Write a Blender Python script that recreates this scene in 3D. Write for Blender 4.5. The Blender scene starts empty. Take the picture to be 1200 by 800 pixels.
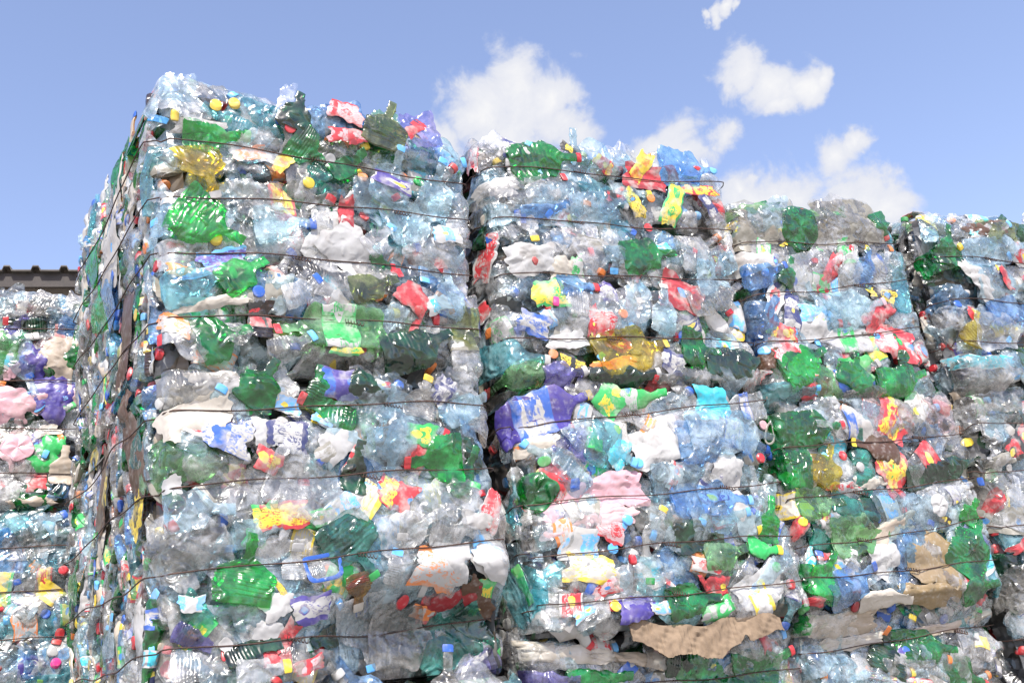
import bpy, math, random
import numpy as np

SC = bpy.context.scene
COL = SC.collection
R_ = math.radians

# ------------------------------------------------------------------ camera frame
RM = np.array([[0.81532072, 0.10374237, 0.56963992],
               [-0.56786454, 0.33537115, 0.7517021],
               [-0.11305744, -0.93635661, 0.33234666]])   # world = RM @ (right, down, forward)
CAM = np.array([0.0, 0.0, 1.6])
FOC = 1208.0


def ray(px, py):
    return RM @ np.array([(px - 600) / FOC, (py - 400) / FOC, 1.0])


# ------------------------------------------------------------------ colours (linear albedo / tint)
PETC = dict(clear=(.95, .955, .945), bclear=(.76, .90, .96), blue=(.42, .66, .92), green=(.015, .50, .12),
            bgreen=(.04, .74, .17), dgreen=(.03, .20, .08), teal=(.10, .52, .42), aqua=(.45, .80, .85),
            yellow=(.85, .72, .06), olive=(.38, .44, .17), pgreen=(.42, .74, .40), brown=(.16, .06, .025),
            grey=(.76, .75, .72), amber=(.75, .5, .08), pinkc=(.88, .74, .74), violetc=(.45, .42, .8))
OPC = dict(white=(.43, .43, .42), cream=(.50, .46, .39), pink=(.58, .34, .38), violet=(.06, .045, .24),
           red=(.50, .03, .04), beige=(.44, .37, .29), card=(.47, .34, .21), navy=(.03, .04, .14),
           black=(.02, .02, .02), lblue=(.12, .42, .80), dblue=(.03, .11, .44), yel=(.70, .52, .04),
           org=(.70, .20, .04), grn=(.03, .38, .09), cyan=(.05, .50, .62), brownfilm=(.09, .045, .025),
           dred=(.25, .015, .02), greyf=(.24, .23, .19), kraft=(.23, .165, .08), mag=(.7, .05, .25),
           greenfilm=(.09, .22, .10), palepink=(.56, .38, .39))
LAB = dict(rw=('red', 'white'), wr=('white', 'red'), wb=('white', 'dblue'), bw=('lblue', 'white'), yg=('yel', 'grn'),
           yr=('yel', 'red'), ow=('white', 'org'), vw=('white', 'violet'), gw=('white', 'grn'), rb=('red', 'black'),
           wn=('white', 'navy'), cw=('cyan', 'white'), wk=('white', 'greyf'), rr=('red', 'dred'), vl=('violet', 'lblue'),
           yk=('yel', 'black'), oy=('org', 'yel'), pr=('palepink', 'red'), ly=('cream', 'yel'), bv=('dblue', 'violet'))
LABW = ['wr', 'wb', 'wk', 'wn', 'gw', 'bw', 'ow', 'wk', 'vw', 'wb', 'rw', 'yg', 'ly', 'wk', 'rr', 'cw', 'pr', 'yr']
CAPW = ['red', 'lblue', 'dblue', 'white', 'red', 'lblue', 'yel', 'grn', 'white', 'dblue', 'red', 'org']


# ------------------------------------------------------------------ materials
def new_mat(name):
    m = bpy.data.materials.new(name)
    m.use_nodes = True
    nt = m.node_tree
    nt.nodes.clear()
    out = nt.nodes.new('ShaderNodeOutputMaterial')
    return m, nt, out


class NT:
    def __init__(s, nt):
        s.nt = nt

    def n(s, typ, **kw):
        nd = s.nt.nodes.new(typ)
        for k, v in kw.items():
            if k in nd.inputs.keys():
                s.put(nd.inputs[k], v)
            else:
                setattr(nd, k, v)
        return nd

    def put(s, sock, v):
        if isinstance(v, bpy.types.NodeSocket):
            s.nt.links.new(v, sock)
        else:
            sock.default_value = v

    def math(s, op, a, b=0.0, c=0.0, clamp=False):
        nd = s.nt.nodes.new('ShaderNodeMath')
        nd.operation = op
        nd.use_clamp = clamp
        s.put(nd.inputs[0], a)
        s.put(nd.inputs[1], b)
        s.put(nd.inputs[2], c)
        return nd.outputs[0]

    def vmath(s, op, a, b=(0, 0, 0)):
        nd = s.nt.nodes.new('ShaderNodeVectorMath')
        nd.operation = op
        s.put(nd.inputs[0], a)
        s.put(nd.inputs[1], b)
        return nd.outputs['Value' if op in ('LENGTH', 'DISTANCE', 'DOT_PRODUCT') else 'Vector']

    def mixc(s, f, a, b, blend='MIX'):
        nd = s.nt.nodes.new('ShaderNodeMix')
        nd.data_type = 'RGBA'
        nd.blend_type = blend
        s.put(nd.inputs[0], f)
        s.put(nd.inputs[6], a)
        s.put(nd.inputs[7], b)
        return nd.outputs[2]

    def mixs(s, f, a, b):
        nd = s.nt.nodes.new('ShaderNodeMixShader')
        s.put(nd.inputs[0], f)
        s.put(nd.inputs[1], a)
        s.put(nd.inputs[2], b)
        return nd.outputs[0]

    def ramp(s, v, lo, hi, a=0.0, b=1.0, smooth=True):
        nd = s.nt.nodes.new('ShaderNodeMapRange')
        nd.interpolation_type = 'SMOOTHSTEP' if smooth else 'LINEAR'
        s.put(nd.inputs[0], v)
        for i, x in enumerate((lo, hi, a, b)):
            nd.inputs[1 + i].default_value = x
        return nd.outputs[0]

    def attr(s, name):
        nd = s.nt.nodes.new('ShaderNodeAttribute')
        nd.attribute_name = name
        return nd

    def noise(s, vec, scale, detail=3.0, rough=.55, dist=0.0):
        nd = s.n('ShaderNodeTexNoise', Scale=scale, Detail=detail, Roughness=rough, Distortion=dist)
        s.put(nd.inputs['Vector'], vec)
        return nd.outputs['Fac'], nd.outputs['Color']

    def vor(s, vec, scale, feature='F1', rnd=1.0):
        nd = s.n('ShaderNodeTexVoronoi', feature=feature, Scale=scale, Randomness=rnd)
        s.put(nd.inputs['Vector'], vec)
        return nd.outputs


def crinkle(t, co, scale, strength, dist=.006, detail=3.0, pat=None):
    """wrinkled-film bump: a network of sharp folds"""
    nd = t.n('ShaderNodeTexNoise', noise_type='RIDGED_MULTIFRACTAL', Scale=scale, Detail=detail, Roughness=.62, Distortion=.7)
    nd.inputs['Lacunarity'].default_value = 2.3
    t.put(nd.inputs['Vector'], co)
    b = t.n('ShaderNodeBump', Strength=strength, Distance=dist)
    hgt = nd.outputs['Fac']
    if pat is not None:                      # moulded rings round a bottle's body
        sp = t.n('ShaderNodeSeparateXYZ', Vector=pat).outputs
        hgt = t.math('ADD', hgt, t.math('MULTIPLY', t.math('SINE', t.math('MULTIPLY', sp[0], 95.0)), t.math('MULTIPLY', t.math('MULTIPLY', t.math('GREATER_THAN', t.math('FRACT', t.math('MULTIPLY', sp[2], 3.3)), .6), t.math('LESS_THAN', t.math('ABSOLUTE', t.math('SUBTRACT', sp[0], .3)), .2)), .03)))
    t.put(b.inputs['Height'], hgt)
    return b.outputs[0]


def mat_pet():
    m, nt, out = new_mat('pet_plastic')
    t = NT(nt)
    co = t.n('ShaderNodeTexCoord').outputs['Object']
    tint = t.attr('tint').outputs['Color']
    pat = t.attr('pat').outputs['Vector']
    off = t.vmath('ADD', co, t.vmath('MULTIPLY', t.n('ShaderNodeCombineXYZ', X=t.n('ShaderNodeSeparateXYZ', Vector=pat).outputs[2]).outputs[0], (3, 3, 3)))
    nrm = crinkle(t, off, 27.0, 1.0, .016, 2.2, pat)
    # whitened creases and dust
    a, ac = t.noise(off, 11.0, 4.0, .68)
    dirt = t.n('ShaderNodeSeparateXYZ', Vector=ac).outputs[1]
    haze = t.ramp(a, .42, .70, .04, .42)
    dcol = t.mixc(t.ramp(dirt, .52, .70, 0.0, .55), tint, (.44, .38, .30, 1))
    dif = t.n('ShaderNodeBsdfDiffuse', Color=dcol, Normal=nrm)
    trl = t.n('ShaderNodeBsdfTranslucent', Color=dcol, Normal=nrm)
    scat = t.mixs(.22, dif.outputs[0], trl.outputs[0])
    tr = t.n('ShaderNodeBsdfTransparent', Color=tint)
    body = t.mixs(haze, tr.outputs[0], scat)
    gl = t.n('ShaderNodeBsdfGlossy', Color=(1, 1, 1, 1), Roughness=.27, Normal=nrm)
    lw = t.n('ShaderNodeLayerWeight', Blend=.5, Normal=nrm).outputs['Facing']
    fr = t.math('ADD', t.math('MULTIPLY', t.math('POWER', lw, 3.0), .55), .075, clamp=True)
    nt.links.new(t.mixs(fr, body, gl.outputs[0]), out.inputs[0])
    return m


def mat_opaque():
    m, nt, out = new_mat('opaque_plastic')
    t = NT(nt)
    co = t.n('ShaderNodeTexCoord').outputs['Object']
    tint = t.attr('tint').outputs['Color']
    nrm = crinkle(t, co, 30.0, .7, .005)
    d, _ = t.noise(co, 7.0, 5.0, .65)
    d2, _ = t.noise(co, 60.0, 3.0)
    colr = t.mixc(t.ramp(d, .45, .7, 0, .6), tint, t.mixc(.7, tint, (.25, .2, .15, 1)))
    colr = t.mixc(t.ramp(d2, .5, .8, 0, .3), colr, (.6, .6, .58, 1))
    p = t.n('ShaderNodeBsdfPrincipled', Roughness=.38, Normal=nrm)
    t.put(p.inputs['Base Color'], colr)
    nt.links.new(p.outputs[0], out.inputs[0])
    return m


def mat_label():
    m, nt, out = new_mat('printed_label')
    t = NT(nt)
    co = t.n('ShaderNodeTexCoord').outputs['Object']
    c1 = t.attr('tint').outputs['Color']
    c2 = t.attr('tint2').outputs['Color']
    sep = t.n('ShaderNodeSeparateXYZ', Vector=t.attr('pat').outputs['Vector'])
    s, q, sd = sep.outputs
    nz, nzc = t.noise(co, 30.0, 2.0)
    wob = t.math('MULTIPLY', t.math('SUBTRACT', nz, .5), .22)
    q = t.math('ADD', q, wob)
    sx = t.math('SUBTRACT', t.math('FRACT', t.math('ADD', t.math('ADD', s, wob), sd)), .5)
    rnd = lambda k: t.math('FRACT', t.math('MULTIPLY', sd, k))
    dq = t.math('ABSOLUTE', t.math('SUBTRACT', q, .5))
    edge = t.math('GREATER_THAN', dq, t.math('ADD', t.math('MULTIPLY', rnd(3.7), .22), .27))
    half = t.math('MULTIPLY', t.math('LESS_THAN', sx, t.math('SUBTRACT', t.math('MULTIPLY', rnd(5.3), .7), .45)), t.math('GREATER_THAN', rnd(9.1), .4))
    ex = t.math('DIVIDE', sx, t.math('ADD', t.math('MULTIPLY', rnd(2.9), .15), .16))
    ey = t.math('DIVIDE', t.math('SUBTRACT', q, .5), .2)
    rad = t.math('ADD', t.math('MULTIPLY', ex, ex), t.math('MULTIPLY', ey, ey))
    oval = t.math('LESS_THAN', rad, 1.0)
    v = t.n('ShaderNodeCombineXYZ', X=t.math('MULTIPLY', s, 16.0), Y=t.math('MULTIPLY', q, 30.0), Z=t.math('MULTIPLY', sd, 9.0)).outputs[0]
    st = t.n('ShaderNodeSeparateXYZ', Vector=t.vor(v, 1.0)['Color']).outputs[0]
    streak = t.math('MULTIPLY', t.math('GREATER_THAN', st, .68), .8)
    f = t.math('MAXIMUM', t.math('MAXIMUM', edge, half), t.math('MULTIPLY', streak, t.math('GREATER_THAN', nz, .47)), clamp=True)
    f = t.math('ABSOLUTE', t.math('SUBTRACT', f, t.math('MULTIPLY', oval, t.math('GREATER_THAN', rnd(11.7), .35))))
    colr = t.mixc(f, c1, c2)
    inner = t.math('MULTIPLY', t.math('LESS_THAN', rad, .4), t.math('GREATER_THAN', rnd(13.3), .75))
    third = t.mixc(inner, colr, t.mixc(t.math('GREATER_THAN', rnd(7.31), .5), (.80, .62, .06, 1), (.05, .22, .5, 1)))
    nrm = crinkle(t, co, 32.0, .6, .005)
    d, _ = t.noise(co, 22.0, 4.0, .6)
    colr = t.mixc(t.ramp(d, .45, .68, .04, .6), third, (.46, .44, .40, 1))
    p = t.n('ShaderNodeBsdfPrincipled', Roughness=.4, Normal=nrm)
    t.put(p.inputs['Base Color'], colr)
    nt.links.new(p.outputs[0], out.inputs[0])
    return m


def mat_core():
    m, nt, out = new_mat('compressed_mass')
    t = NT(nt)
    co = t.n('ShaderNodeTexCoord').outputs['Object']
    w = t.vmath('ADD', co, t.vmath('MULTIPLY', t.noise(co, 14.0, 2.0)[1], (.05, .05, .05)))
    v = t.vor(w, 16.0)
    cs = t.n('ShaderNodeSeparateXYZ', Vector=v['Color']).outputs
    r = t.n('ShaderNodeValToRGB')
    t.put(r.inputs[0], cs[0])
    r.color_ramp.interpolation = 'CONSTANT'
    e = r.color_ramp.elements
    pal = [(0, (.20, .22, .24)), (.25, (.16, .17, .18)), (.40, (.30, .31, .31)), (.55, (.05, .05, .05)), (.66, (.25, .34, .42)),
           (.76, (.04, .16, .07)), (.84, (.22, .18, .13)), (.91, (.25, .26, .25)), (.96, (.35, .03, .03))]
    e[0].position, e[0].color = 0, (*pal[0][1], 1)
    e[1].position, e[1].color = pal[1][0], (*pal[1][1], 1)
    for p_, c_ in pal[2:]:
        x = e.new(p_)
        x.color = (*c_, 1)
    nrm = crinkle(t, co, 12.0, .9, .02)
    n2, _ = t.noise(co, 40.0, 4.0)
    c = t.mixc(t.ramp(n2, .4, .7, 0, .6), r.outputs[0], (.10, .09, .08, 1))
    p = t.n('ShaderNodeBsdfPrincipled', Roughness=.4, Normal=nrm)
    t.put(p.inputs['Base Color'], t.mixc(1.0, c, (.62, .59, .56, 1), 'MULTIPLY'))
    nt.links.new(p.outputs[0], out.inputs[0])
    return m


def mat_simple(name, c1, c2, scale, rough=.8, bump=.3, metal=0.0, dist=.01):
    m, nt, out = new_mat(name)
    t = NT(nt)
    co = t.n('ShaderNodeTexCoord').outputs['Object']
    a, _ = t.noise(co, scale, 6.0, .62)
    b, _ = t.noise(co, scale * 9, 4.0, .6)
    f = t.math('ADD', t.ramp(a, .35, .68, 0, .75), t.ramp(b, .4, .7, 0, .25), clamp=True)
    bm = t.n('ShaderNodeBump', Strength=bump, Distance=dist)
    t.put(bm.inputs['Height'], t.math('ADD', a, t.math('MULTIPLY', b, .3)))
    p = t.n('ShaderNodeBsdfPrincipled', Roughness=rough, Metallic=metal, Normal=bm.outputs[0])
    t.put(p.inputs['Base Color'], t.mixc(f, (*c1, 1), (*c2, 1)))
    nt.links.new(p.outputs[0], out.inputs[0])
    return m


M = dict(pet=mat_pet(), op=mat_opaque(), lab=mat_label(), core=mat_core(),
         wire=mat_simple('rusty_wire', (.035, .025, .022), (.10, .045, .03), 30, .6, .2, .3, .001),
         card=mat_simple('torn_cardboard', (.24, .175, .115), (.12, .085, .055), 9, .9, .4, 0, .004),
         paper=mat_simple('dirty_paper', (.34, .31, .27), (.14, .12, .10), 12, .85, .4, 0, .004),
         ground=mat_simple('yard_concrete', (.33, .31, .28), (.22, .21, .19), 1.2, .9, .3),
         roof=mat_simple('weathered_roof', (.075, .065, .055), (.13, .115, .10), 3, .75, .2),
         wall=mat_simple('shed_cladding', (.42, .36, .30), (.28, .24, .20), 2.5, .7, .2),
         trim=mat_simple('dark_trim', (.03, .026, .024), (.055, .045, .04), 4, .7, .2))
MATS3 = ['pet', 'op', 'lab']


# ------------------------------------------------------------------ mesh output
def mesh_obj(name, V, F, mats, parent=None, tint=None, tint2=None, pat=None, mi=None, smooth=True):
    me = bpy.data.meshes.new(name)
    V = np.asarray(V, np.float32)
    F = np.asarray(F, np.int32)
    n = len(F)
    me.vertices.add(len(V))
    me.vertices.foreach_set('co', V.ravel())
    # quads; triangles are marked with a repeated last index
    tri = F[:, 3] == F[:, 2]
    tot = np.where(tri, 3, 4).astype(np.int32)
    start = np.concatenate([[0], np.cumsum(tot)[:-1]]).astype(np.int32)
    keep = np.ones(F.shape, bool)
    keep[tri, 3] = False
    li = F[keep]
    me.loops.add(len(li))
    me.loops.foreach_set('vertex_index', li)
    me.polygons.add(n)
    me.polygons.foreach_set('loop_start', start)
    try:
        me.polygons.foreach_set('loop_total', tot)
    except Exception:
        pass
    me.polygons.foreach_set('use_smooth', np.full(n, smooth))
    for m in mats:
        me.materials.append(M[m])
    if mi is not None:
        me.polygons.foreach_set('material_index', np.asarray(mi, np.int32))
    me.update(calc_edges=True)
    if smooth and mats[0] in ('pet', 'op', 'lab', 'core', 'card', 'paper'):
        me.set_sharp_from_angle(angle=R_(32))

    def fa(nm, arr, typ='FLOAT_COLOR', k='color'):
        at = me.attributes.new(nm, typ, 'POINT')
        at.data.foreach_set(k, np.asarray(arr, np.float32).ravel())
    if tint is not None:
        fa('tint', np.c_[tint, np.ones(len(V))])
    if tint2 is not None:
        fa('tint2', np.c_[tint2, np.ones(len(V))])
    if pat is not None:
        fa('pat', pat, 'FLOAT_VECTOR', 'vector')
    o = bpy.data.objects.new(name, me)
    COL.objects.link(o)
    if parent is not None:
        o.parent = parent
    return o


def sst(x, a, b):
    y = np.clip((x - a) / (b - a), 0, 1)
    return y * y * (3 - 2 * y)


def crump(P, rng, f, n=4):
    """sum of warped triangle waves: sharp folds like crushed film, about -.5 .. .5"""
    out = np.zeros(len(P))
    dim = P.shape[1]
    for i in range(n):
        d = rng.normal(size=dim)
        d /= np.linalg.norm(d)
        e = rng.normal(size=dim)
        e /= np.linalg.norm(e)
        x = P @ d * f * rng.uniform(.6, 1.7) + rng.uniform(0, 9) + .4 * np.sin(P @ e * f * 2.1 + rng.uniform(0, 6))
        out += np.abs((x % 1.0) * 2 - 1)
    return out / n - .5


def grid_faces(ns, nc, wrap):
    i, j = np.meshgrid(np.arange(ns - 1), np.arange(nc if wrap else nc - 1), indexing='ij')
    i = i.ravel()
    j = j.ravel()
    k = (j + 1) % nc
    return np.stack([i * nc + j, i * nc + k, (i + 1) * nc + k, (i + 1) * nc + j], 1)


class Piece:
    """one mesh part in item coordinates (s along, w across, t outward)"""
    def __init__(s, name, V, F, mat, tint, tint2=None, pat=None):
        n = len(V)
        s.name, s.V, s.F, s.mat = name, V, F, mat
        s.tint = np.tile(tint, (n, 1))
        s.tint2 = np.tile(tint2 if tint2 is not None else tint, (n, 1))
        s.pat = pat if pat is not None else np.zeros((n, 3))


def cap_piece(rng, col, pos, r=.0158, ln=.019, seg=20, name='cap', dirn=(1, 0)):
    a = np.arange(seg) / seg * 2 * np.pi
    prof = [(0, r * .98), (.10, r * 1.03), (.22, r), (.80, r), (.95, r * .93), (1.0, r * .75)]
    V, = [[]]
    kn = 1 + .025 * (np.arange(seg) % 2)
    for (x, rr) in prof:
        k = kn if .15 < x < .9 else 1.0
        V.append(np.stack([np.full(seg, x * ln), rr * k * np.cos(a), rr * k * np.sin(a)], 1))
    V = np.concatenate(V)
    F = grid_faces(len(prof), seg, True)
    c0 = len(V)
    V = np.r_[V, [[ln * .99, 0, 0]], [[0, 0, 0]]]
    j = np.arange(seg)
    top = (len(prof) - 1) * seg
    F = np.r_[F, np.stack([top + j, top + (j + 1) % seg, np.full(seg, c0), np.full(seg, c0)], 1),
              np.stack([(j + 1) % seg, j, np.full(seg, c0 + 1), np.full(seg, c0 + 1)], 1)]
    c, sn = dirn
    V = np.stack([V[:, 0] * c - V[:, 1] * sn, V[:, 0] * sn + V[:, 1] * c, V[:, 2]], 1)
    return Piece(name, V + pos, F, 'op', OPC[col])


def bottle(rng, L, W, T, col, cap=None, lab=None, hi=True, amp=1.0, name='bottle'):
    ns, nc = (32, 22) if hi else (16, 12)
    opq = col in OPC
    s = np.linspace(0, 1, ns)
    th = np.arange(nc) / nc * 2 * np.pi
    nl = min(.30, .055 / L)                      # neck share of the length
    sh0, sh1 = 1 - nl - rng.uniform(.16, .26), 1 - nl
    body = np.clip(s / .035, 0, 1) ** .5 * .25 + .75
    body = body * (1 - .10 * np.exp(-((s - rng.uniform(.35, .55)) / .07) ** 2))
    ribs = 1 + .022 * np.sin(s * L / rng.choice([.010, .014, .02]) * 6.28) * (sst(s, .08, .15) - sst(s, .5, .62))
    k = sst(s, sh0, sh1)
    rn = .0132
    bead = rn * (1 + .28 * np.exp(-((s - (1 - nl * .55)) / (.004 / L)) ** 2))
    hw = W / 2 * body * ribs * (1 - k) + bead * k
    ht = T / 2 * body * (1 - k) + bead * k
    ht = ht * (1 + .25 * np.sin(s * 7 + rng.uniform(0, 6)) * (1 - k))
    S, TH = np.meshgrid(s, th, indexing='ij')
    cs, sn = np.cos(TH), np.sin(TH)
    sq = np.sign(cs) * np.abs(cs) ** .8
    V = np.stack([(S - .5) * L, sq * hw[:, None], sn * ht[:, None]], 2).reshape(-1, 3)
    m = (1 - sst(S, sh1 - .06, sh1)).ravel()
    Pc = V * np.array([1, 1, .6])
    a = amp * min(1.0, W / .09)
    V[:, 2] += m * a * (.020 * crump(Pc, rng, 10, 3) + .014 * crump(Pc, rng, 28, 3))
    V[:, 1] += m * a * (.013 * crump(Pc, rng, 8, 3) + .006 * crump(Pc, rng, 30, 2))
    V[:, 0] += m * a * .014 * crump(Pc, rng, 12, 3)
    bend = rng.uniform(-.5, .5)
    kink = rng.uniform(-.02, .02)
    u = S.ravel()
    V[:, 1] += bend * L * .25 * (u - .5) ** 2 + kink * sst(u, sh0, 1)
    V[:, 2] += rng.uniform(-.012, .02) * sst(u, .6, 1)
    F = grid_faces(ns, nc, True)
    c0 = len(V)
    V = np.r_[V, [V[:nc].mean(0) + [.008, 0, 0]]]
    j = np.arange(nc)
    F = np.r_[F, np.stack([(j + 1) % nc, j, np.full(nc, c0), np.full(nc, c0)], 1)]
    seed = rng.uniform(0, 10)
    pat = np.c_[np.r_[u, 0], np.r_[(TH / 6.283).ravel(), 0], np.full(len(V), seed)]
    c = np.array(OPC[col] if opq else PETC[col]) * rng.uniform(.9, 1.06)
    out = [Piece(name, V, F, 'op' if opq else 'pet', np.clip(c, 0, .98), None, pat)]
    if lab:
        lo, hi_ = (rng.uniform(.20, .34), rng.uniform(.48, .62))
        i0, i1 = int(lo * ns), int(hi_ * ns) + 1
        rg = V[:ns * nc].reshape(ns, nc, 3)[i0:i1]
        ctr = rg.mean(1, keepdims=True)
        d = rg - ctr
        ln = np.linalg.norm(d, axis=2, keepdims=True)
        lv = (ctr + d * (1 + .0022 / np.maximum(ln, .004))).reshape(-1, 3)
        q = (np.arange(i1 - i0) / max(1, i1 - i0 - 1))
        Q, A = np.meshgrid(q, np.arange(nc) / nc * 2, indexing='ij')
        p2 = np.c_[A.ravel(), Q.ravel(), np.full(lv.shape[0], rng.uniform(0, 10))]
        c1, c2 = LAB[lab]
        out.append(Piece('label', lv, grid_faces(i1 - i0, nc, True), 'lab', OPC[c1], OPC[c2], p2))
    if cap and cap != '-':
        last = V[(ns - 1) * nc:ns * nc].mean(0)
        prev = V[(ns - 3) * nc:(ns - 2) * nc].mean(0)
        d = (last - prev)[:2]
        d = d / (np.linalg.norm(d) + 1e-9)
        out.append(cap_piece(rng, cap, last - np.array([d[0], d[1], 0]) * .014, dirn=d, seg=24 if hi else 12))
    return out


def sheet(rng, L, W, col, n=18, amp=1.0, name='film', lab=None, round_=.3, curl=0.0):
    opq = col in OPC
    a = np.linspace(-1, 1, n)
    A, B = np.meshgrid(a, a, indexing='ij')
    A = A.ravel()
    B = B.ravel()
    ang = np.arctan2(B, A)
    rag = 1 + .10 * np.sin(ang * 3 + rng.uniform(0, 6)) + .07 * np.sin(ang * 5 + rng.uniform(0, 6)) + .05 * np.sin(ang * 11 + rng.uniform(0, 6))
    # square -> partly rounded
    xr = A * np.sqrt(1 - B * B / 2)
    yr = B * np.sqrt(1 - A * A / 2)
    x = (A * (1 - round_) + xr * round_) * rag
    y = (B * (1 - round_) + yr * round_) * rag
    V = np.stack([x * L / 2, y * W / 2, np.zeros(len(x))], 1)
    P = V[:, :2]
    k = min(1.0, (L + W) / .22) * amp
    V[:, 2] = k * (.05 * crump(P, rng, 7, 3) + .030 * crump(P, rng, 17, 3) + .012 * crump(P, rng, 40, 3)) + curl * (x * x)
    V[:, 2] += k * .02 * (1 - np.maximum(A * A, B * B))
    V[:, 0] += k * (.014 * crump(P, rng, 10, 3) + .005 * crump(P, rng, 34, 2))
    V[:, 1] += k * (.014 * crump(P, rng, 10, 3) + .005 * crump(P, rng, 34, 2))
    F = grid_faces(n, n, False)
    pat = np.c_[(A + 1) / 2 * L / W * .8, (B + 1) / 2, np.full(len(A), rng.uniform(0, 10))]
    if lab:
        c1, c2 = LAB[lab]
        return [Piece(name, V, F, 'lab', OPC[c1], OPC[c2], pat)]
    c = np.clip(np.array(OPC[col] if opq else PETC[col]) * rng.uniform(.92, 1.05), 0, .98)
    return [Piece(name, V, F, 'op' if opq else 'pet', c, None, pat)]


def rosette(rng, r, col, name='bottle_base'):
    """a bottle crushed along its axis, its five-lobed base facing out"""
    ns, nc = 16, 40
    s = np.linspace(0, 1, ns)
    th = np.arange(nc) / nc * 2 * np.pi
    S, TH = np.meshgrid(s, th, indexing='ij')
    lobe = np.cos(TH * 5 + rng.uniform(0, 6))
    rr = np.where(S < .62, S / .62, 1.0)
    h = np.where(S < .62, .010 * np.sin(S / .62 * np.pi * .9) + .012 * lobe * rr * (1 - rr) * 3, -(S - .62) / .38 * .045)
    rad = r * rr * (1 + .05 * lobe * (S >= .3) + .03 * np.sin(TH * 2 + rng.uniform(0, 6)))
    V = np.stack([rad * np.cos(TH), rad * np.sin(TH), h + .02], 2).reshape(-1, 3)
    V[:, 2] += .014 * crump(V, rng, 18, 3)
    V[:, :2] += (.010 * crump(V, rng, 20, 3))[:, None]
    pat = np.c_[S.ravel(), (TH / 6.28).ravel(), np.full(ns * nc, rng.uniform(0, 10))]
    opq = col in OPC
    return [Piece(name, V, grid_faces(ns, nc, True), 'op' if opq else 'pet', OPC[col] if opq else PETC[col], None, pat)]


def ring_piece(rng, r1, r2, col, name='ring', rad=.004, sq=1.0):
    ns, nc = 28, 8
    a = np.arange(ns) / ns * 2 * np.pi
    b = np.arange(nc) / nc * 2 * np.pi
    A, B = np.meshgrid(a, b, indexing='ij')
    wob = 1 + .08 * np.sin(2 * A + 1) + .05 * np.sin(3 * A)
    ca, sa = np.sign(np.cos(A)) * np.abs(np.cos(A)) ** sq, np.sign(np.sin(A)) * np.abs(np.sin(A)) ** sq
    V = np.stack([(r1 * wob + rad * np.cos(B)) * ca, (r2 * wob + rad * np.cos(B)) * sa, rad * np.sin(B) + .02 + .008 * np.sin(2 * A)], 2).reshape(-1, 3)
    i, j = np.meshgrid(np.arange(ns), np.arange(nc), indexing='ij')
    i, j = i.ravel(), j.ravel()
    F = np.stack([i * nc + j, i * nc + (j + 1) % nc, ((i + 1) % ns) * nc + (j + 1) % nc, ((i + 1) % ns) * nc + j], 1)
    return [Piece(name, V, F, 'op', OPC[col])]


# ------------------------------------------------------------------ bales
WORDS = dict(clear='clear', bclear='pale blue clear', blue='blue', green='green', bgreen='bright green', dgreen='dark green', teal='teal green',
             aqua='aqua', yellow='yellow', olive='olive', pgreen='pale green', brown='brown', grey='grey clear', amber='amber',
             pinkc='pinkish clear', violetc='lilac clear', lblue='light blue', dblue='blue', yel='yellow', org='orange', grn='green',
             brownfilm='dark brown', dred='dark red', greyf='grey', kraft='tan', mag='magenta', greenfilm='dull green', palepink='pale pink', card='brown')
TYPEW = dict(b='crushed bottle', f='crumpled clear film', o='crumpled plastic bag', w='torn wrapper', r='bottle base facing out')


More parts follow.
